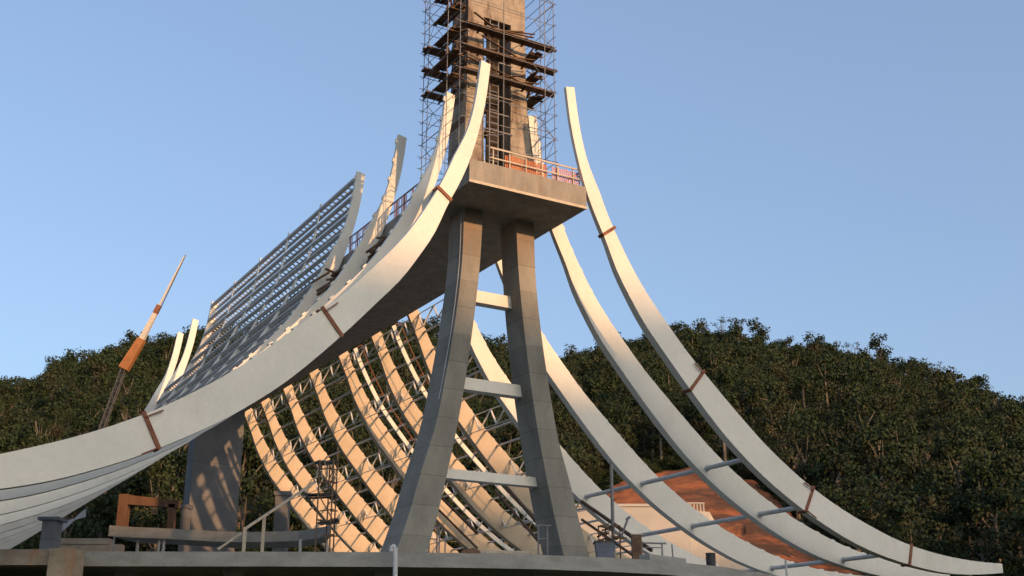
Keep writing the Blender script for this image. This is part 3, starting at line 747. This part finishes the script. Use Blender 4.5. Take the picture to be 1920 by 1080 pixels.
# work tower inside
e = empty('work_scaffold', at(615, 1035, 56).xy.to_3d()+Vector((0, 0, 6.5)), 'rusty work scaffold tower with ragged dark planks left of the pylon', 'scaffold')
m = MB()
for x, Y in ((600, 56), (626, 56), (619, 57.3), (633, 57.3)):
    p = at(x, 862, Y); m.tube((p.x, Y, 6.503), p, .04, 6)
for y in (880, 905, 932, 958, 978, 1005):
    m.tube(at(600, y, 56), at(626, y-3, 56), .035, 5); m.tube(at(619, y, 57.3), at(633, y, 57.3), .035, 5)
m.tube(at(600, 932, 56), at(626, 880, 56), .03, 5); m.tube(at(626, 978, 56), at(600, 932, 56), .03, 5)
m.build('frame', 'brown', e)
rr = random.Random(3)
for (x0, x1, y) in ((594, 628, 868), (574, 627, 930), (598, 632, 978)):
    m = MB()
    for k in range(6):
        m.bar(at(x0+rr.uniform(-6, 6), y+rr.uniform(-4, 6), 56.1+.2*k), at(x1+rr.uniform(-6, 6), y+rr.uniform(-7, 3), 56.1+.2*k), .18, .06)
    m.build('planks', 'darksteel', e)
m = MB()
for k in range(9): x = rr.uniform(595, 628); m.bar(at(x, 866+rr.uniform(-4, 3), 56+rr.random()), at(x+rr.uniform(-14, 14), 884+rr.uniform(0, 22), 56+rr.random()), .07, .04)
m.build('hanging_boards', 'paletimber', e)
# white pipe at slab edge
e = tag(MB().tube(at(741, 1082, 44.5), at(741, 1027, 44.5), .09, 10).tube(at(741, 1027, 44.5), at(735, 1023, 44.5), .09, 10, .085).tube(at(735, 1023, 44.5), at(733, 1034, 44.5), .085, 10).build('vent_pipe', 'tube', org=at(741, 1082, 44.5)), 'white bent pipe rising in front of the deck edge below the left leg', 'pipe')
# items between the legs
def railframe(name, x0, x1, y0, Y, lab, mat='scaf'):
    e = empty(name, (at((x0+x1)/2, 1035, Y).x, Y, ZD), lab, 'railing'); m = MB()
    for x in (x0, x1): p = at(x, y0, Y); m.tube((p.x, Y, ZD+.003), p, .035, 6)
    m.build('posts', mat, e); m = MB(); m.tube(at(x0-2, y0, Y), at(x1+8, y0+1, Y), .035, 6); m.tube(at(x0, (y0+1035)/2, Y), at(x1, (y0+1036)/2, Y), .025, 5); m.build('rails', mat, e)
railframe('steel_railing', 1009, 1026, 985, 48.6, 'dark steel rail frame against the left face of the right leg')
railframe('steel_railing', 1203, 1241, 1018, 49.5, 'low dark rail frame at the right end of the deck, beside the brown cabinet')
railframe('steel_railing', 805, 820, 986, 50, 'small dark rail frame just right of the left leg foot')
def stair(name, x0, y0, x1, y1, Y0, Y1, lab):
    e = empty(name, (at(x1, y1, Y1).x, Y1, ZD), lab, 'stair')
    a = at(x0, y0, Y0); b = at(x1, y1, Y1); m = MB(); m.bar(a, b, .1, .14); up = Vector((0, 0, .85)); m.build('stringer', 'plank', e)
    m = MB(); m.bar(a-up, b-up*.9, .08, .1); m.build('lower_stringer', 'plank', e); m = MB()
    for k in range(9): q = a.lerp(b, (k+.5)/9); m.bar(q, q-up, .05, .05)
    m.build('balusters', 'scaf', e)
stair('timber_stair', 928, 888, 1012, 985, 60, 52, 'dark stair rail sloping down between the legs to the rail frame')
stair('timber_stair', 1090, 940, 1222, 1032, 56, 50, 'dark stair rail sloping down to the right of the right leg')
stair('timber_stair', 820, 925, 895, 1000, 68, 62, 'thin double stair rail sloping down behind the left leg')
p = at(1146, 868, 53); m = MB(); m.tube((p.x, 53, ZD+.003), p, .09, 8, .07); m.tube((p.x, 53, ZD+.003), (p.x, 53, ZD+.12), .2, 10); tag(m.build('tall_pole', 'scaf', org=(p.x, 53, ZD)), 'tall dark upright pole right of the right leg', 'pole')
Y = 48.8; a = at(1118, 1016, Y); b = at(1152, 1016, Y); z0 = ZD+.003
e = empty('mortar_tub', ((a.x+b.x)/2, Y+.5, ZD), 'blue-grey tapered tub on the deck beside the right leg foot', 'tub')
m = MB(); rings = []
for w, z in ((.30, z0), (.40, a.z), (.36, a.z), (.27, z0+.1)): c = Vector(((a.x+b.x)/2, Y+.5, z)); rings.append([c+Vector((x*w, y*w, 0)) for x, y in ((-1, -1), (1, -1), (1, 1), (-1, 1))])
m.loft(rings); m.build('body', 'blue', e); m = MB(); c = Vector(((a.x+b.x)/2, Y+.5, a.z))
for i_ in range(4):
    q = [(-1, -1), (1, -1), (1, 1), (-1, 1)]; m.bar(c+Vector((q[i_][0]*.42, q[i_][1]*.42, .03)), c+Vector((q[(i_+1) % 4][0]*.42, q[(i_+1) % 4][1]*.42, .03)), .06, .05)
m.build('rim', 'darksteel', e)
rr = random.Random(5); m = MB()
for k in range(16):
    x = rr.uniform(1126, 1160); y = rr.uniform(985, 1012); m.bar(at(x, y, 50.5+rr.random()), at(x+rr.uniform(-16, 16), y+rr.uniform(-6, 6), 50.5+rr.random()), .07, .07)
for x in (1122, 1135, 1148, 1162): p = at(x, 985, 50.8); m.tube((p.x, 50.8, ZD+.003), p, .03, 5)
tag(m.build('timber_pile', 'plank', org=at(1140, 1010, 51)), 'jumble of brown boards propped behind the blue-grey tub', 'boards')
a = at(1185, 1003, 49.2); b = at(1203, 1003, 49.2); e = empty('brown_cabinet', ((a.x+b.x)/2, 49.4, ZD), 'narrow brown upright cabinet on the right part of the deck', 'cabinet')
m = MB(); m.wbox(a.x, b.x, 49.2, 49.65, ZD+.003, a.z); m.build('body', 'brown', e); m = MB(); m.wbox(a.x-.03, b.x+.03, 49.15, 49.7, a.z+.003, a.z+.05); m.build('lid', 'paletimber', e); m = MB(); m.wbox(a.x+.05, b.x-.05, 49.175, 49.197, ZD+.1, a.z-.1); m.build('door', 'plank', e)
m = MB(); m.tube(at(1166, 1003, 49.6), at(1178, 971, 49.6), .045, 6); m.tube(at(1174, 975, 49.6), at(1181, 969, 49.6), .06, 6); tag(m.build('leaning_prop', 'scaf', org=at(1166, 1003, 49.6)), 'short dark prop leaning in front of the white wall', 'prop')
m = MB(); a = at(1208, 1040, 48.3); b = at(1277, 1046, 50.2); m.bar(Vector((a.x, a.y, ZD+.14)), Vector((b.x, b.y, ZD+.14)), .5, .27); tag(m.build('concrete_block', 'slab', org=a), 'long low concrete block near the right end of the deck', 'block')
p = at(1335, 1050, 50.3); e = empty('steel_drum', (p.x, 50.6, ZD), 'small dark steel drum standing alone on the deck edge at right', 'drum')
m = MB(); m.tube((p.x, 50.6, ZD+.003), (p.x, 50.6, ZD+.55), .2, 18); m.build('body', 'darksteel', e); m = MB()
for z in (.02, .2, .37, .53): m.tube((p.x, 50.6, ZD+z), (p.x, 50.6, ZD+z+.03), .215, 18)
m.build('hoops', 'darksteel', e)
for x, y, Y, lab in ((1473, 1050, 57, 'thin upright rod crossing the third right rib near the bottom edge'),):
    p = at(x, y, Y); m = MB(); m.tube((p.x, Y, height(p.x, Y)-.2), p, .05, 6); tag(m.build('marker_rod', 'tube', org=(p.x, Y, height(p.x, Y))), lab, 'rod')

# odds and ends along the deck edge
rr = random.Random(21)
c = at(883, 1034, 47.5); m = MB(); rings = []
for k, (w_, h_) in enumerate(((.55, 0), (.5, .12), (.34, .24), (.12, .3))):
    rings.append([Vector((c.x+math.cos(a_*.785)*w_*rr.uniform(.8, 1.15), 47.6+math.sin(a_*.785)*w_*.6, c.z-.18+h_*rr.uniform(.8, 1.1))) for a_ in range(8)])
m.loft(rings); o = m.build('tarpaulin_heap', 'timber', org=(c.x, 47.6, c.z)); tag(o, 'crumpled orange tarpaulin heap on the deck between the two tower legs', 'tarpaulin')
p = at(950, 1040, 46.4); e = empty('timber_stack', (p.x, 46.6, ZD), 'low stack of pale timbers on the deck edge between the legs', 'timber')
for k in range(6):
    m = MB(); x0 = p.x+rr.uniform(-.2, .2); m.wbox(x0-.9, x0+.9, 46.3+.17*(k % 3), 46.3+.17*(k % 3)+.14, ZD+.004+.1*(k//3), ZD+.095+.1*(k//3)); m.build('board', 'paletimber', e)
for k, (px, hgt, lab) in enumerate(((823, .75, 'left one of two short upright stakes right of the left leg foot'), (834, .5, 'right one of two short upright stakes right of the left leg foot'), (212, .5, 'short stake on the deck edge below the left end of the gallery'), (1262, .55, 'short stake standing on the low concrete block'))):
    q = at(px, 1040, 46.5 if k < 3 else 50.0); m = MB(); m.tube((q.x, q.y, ZD+.004), (q.x+rr.uniform(-.05, .05), q.y, ZD+.3+hgt), .03, 6); tag(m.build('stake', 'scaf', org=(q.x, q.y, ZD)), lab, 'stake')

# white wall behind, right
e = empty('white_wall', (13, 95, 5.3), 'sunlit white wall with a balustrade in front of the red earth bank', 'wall')
prof = [(1060, 948), (1288, 950), (1292, 957), (1331, 959), (1346, 982), (1385, 1020), (1425, 1062), (1450, 1085)]
top = [at(x, y, 95) for x, y in prof]; m = MB(); n = len(top)
fr = [Vector((p.x, 95+(.0 if i < 3 else .25*(i-2)), p.z)) for i, p in enumerate(top)]; rings = [[Vector((p.x, p.y, 4)), p, p+Vector((0, 9, 0)), Vector((p.x, p.y+9, 4))] for p in fr]
m.loft(rings); m.build('wall_body', 'white', e)
m = MB(); a = fr[0]; b = fr[1]; m.wbox(a.x, b.x-.1, 94.88, 95.5, b.z+.004, b.z+.22); m.build('coping', 'white', e)
m = MB(); a = at(1290, 957, 95.4); b = at(1320, 957, 95.4)
for k in range(6): x = a.x+(b.x-a.x)*k/5; m.tube((x, 95.6, fr[3].z-.05), (x, 95.6, a.z+.55), .07, 6)
m.wbox(a.x-.1, b.x+.1, 95.5, 95.7, a.z+.553, a.z+.66); m.build('balustrade', 'white', e)

# ------------------------------------------------------------------ crane
Y = 110; J = [at(178, 868, Y), at(195, 805, Y), at(232, 692, Y), at(266, 636, Y), at(291, 588, Y), at(346, 480, Y)]
gz = height(J[0].x-3, Y)
cr = empty('mobile_crane', (J[0].x-3, Y, gz), 'orange telescopic crane boom raised above the wooded hill at left', 'crane')
def boom(a, b, w, h, w2=None, h2=None):
    w2 = w2 or w; h2 = h2 or h; d = (b-a).normalized(); x = Vector((0, 1, 0)); y = d.cross(x).normalized(); m = MB()
    q = lambda p, w, h: [p-x*w/2-y*h/2, p+x*w/2-y*h/2, p+x*w/2+y*h/2, p-x*w/2+y*h/2]
    m.loft([q(a, w, h), q(b, w2, h2)]); return m
boom(J[2], J[3], .7, .95, .6, .75).build('boom_section', 'crane', cr)
boom(J[3]+(J[4]-J[3])*.002, J[4], .45, .52, .36, .42).build('boom_section', 'cranepale', cr)
boom(J[4]+(J[5]-J[4])*.002, J[4].lerp(J[5], .14), .38, .46).build('boom_collar', 'rust', cr)
boom(J[4].lerp(J[5], .142), J[5], .15, .18, .1, .11).build('boom_tip', 'cranepale', cr)
m = MB(); m.tube(J[4]+Vector((.32, 0, .1)), J[5]+Vector((.1, 0, .1)), .05, 5); m.build('cable', 'darksteel', cr)
base = Vector((J[0].x-2.6, Y, gz+2.4)); a0 = base; b0 = J[2]; d = (b0-a0).normalized(); ax = Vector((0, 1, 0)); ay = d.cross(ax).normalized(); m = MB(); h = .2; nseg = 34
for u_, v_ in ((-1, -1), (1, -1), (1, 1), (-1, 1)): m.tube(a0+ax*u_*h+ay*v_*h, b0+ax*u_*h+ay*v_*h, .07, 5)
for k in range(nseg):
    p, q = a0.lerp(b0, k/nseg), a0.lerp(b0, (k+1)/nseg)
    for v_ in (-1, 1): m.tube(p+ax*h*(1 if k % 2 else -1)+ay*v_*h, q-ax*h*(1 if k % 2 else -1)+ay*v_*h, .05, 4)
    for u_ in (-1, 1): m.tube(p+ax*h*u_+ay*h*(1 if k % 2 else -1), q+ax*h*u_-ay*h*(1 if k % 2 else -1), .05, 4)
m.build('lattice_boom', 'darksteel', cr)
bx = base.x
m = MB(); m.wbox(bx-5, bx+5, Y-1.3, Y+1.3, gz+.9, gz+1.5); m.build('carrier', 'crane', cr)
m = MB(); m.hexa([(bx+3.2, Y-1.3, gz+1.503), (bx+5, Y-1.3, gz+1.503), (bx+5, Y+1.3, gz+1.503), (bx+3.2, Y+1.3, gz+1.503), (bx+3.2, Y-1.2, gz+2.9), (bx+4.6, Y-1.2, gz+2.9), (bx+4.6, Y+1.2, gz+2.9), (bx+3.2, Y+1.2, gz+2.9)]); cb = m.build('cab', 'crane', cr)
m = MB(); m.wbox(bx+3.4, bx+4.4, Y-1.33, Y-1.31, gz+1.9, gz+2.6); m.build('window', 'glass', cb)
m = MB(); m.wbox(bx-2.4, bx+1.4, Y-1.2, Y+1.2, gz+1.503, gz+2.6); m.build('turret', 'crane', cr)
for wx in (-4, -2.6, 1.8, 3.4):
    for wy in (-1.25, 1.25):
        m = MB(); m.tube((bx+wx, Y+wy-.2, gz+.55), (bx+wx, Y+wy+.2, gz+.55), .55, 18); m.build('wheel', 'rubber', cr)

# ------------------------------------------------------------------ light
w = bpy.data.worlds.new('World'); scn.world = w; w.use_nodes = True; N = w.node_tree.nodes; L = w.node_tree.links
bg = N['Background']; st = N.new('ShaderNodeTexSky'); st.sky_type = 'NISHITA'; st.sun_disc = False
st.sun_elevation = EL; st.sun_rotation = math.atan2(sx, sy); st.altitude = 0; st.air_density = 1.0; st.dust_density = 4.0; st.ozone_density = 2.1
hz = N.new('ShaderNodeMix'); hz.data_type = 'RGBA'; hz.inputs[0].default_value = .36; hz.inputs[7].default_value = (1.34, 1.78, 2.75, 1)   # even veil of high haze
L.new(st.outputs[0], hz.inputs[6]); L.new(hz.outputs[2], bg.inputs[0]); bg.inputs[1].default_value = .15
ld = bpy.data.lights.new('sun', 'SUN'); lo = bpy.data.objects.new('sun', ld); col.objects.link(lo)
ld.energy = 2.4; ld.angle = R(.53); ld.color = (1, .54, .25)
dv = Vector((sx*math.cos(EL), sy*math.cos(EL), math.sin(EL))); lo.rotation_euler = dv.to_track_quat('Z', 'Y').to_euler(); lo.location = (60, -60, 60)
scn.view_settings.view_transform = 'Standard'; scn.view_settings.look = 'None'; scn.view_settings.gamma = 1; scn.view_settings.exposure = 0.90
scn.render.engine = 'CYCLES'
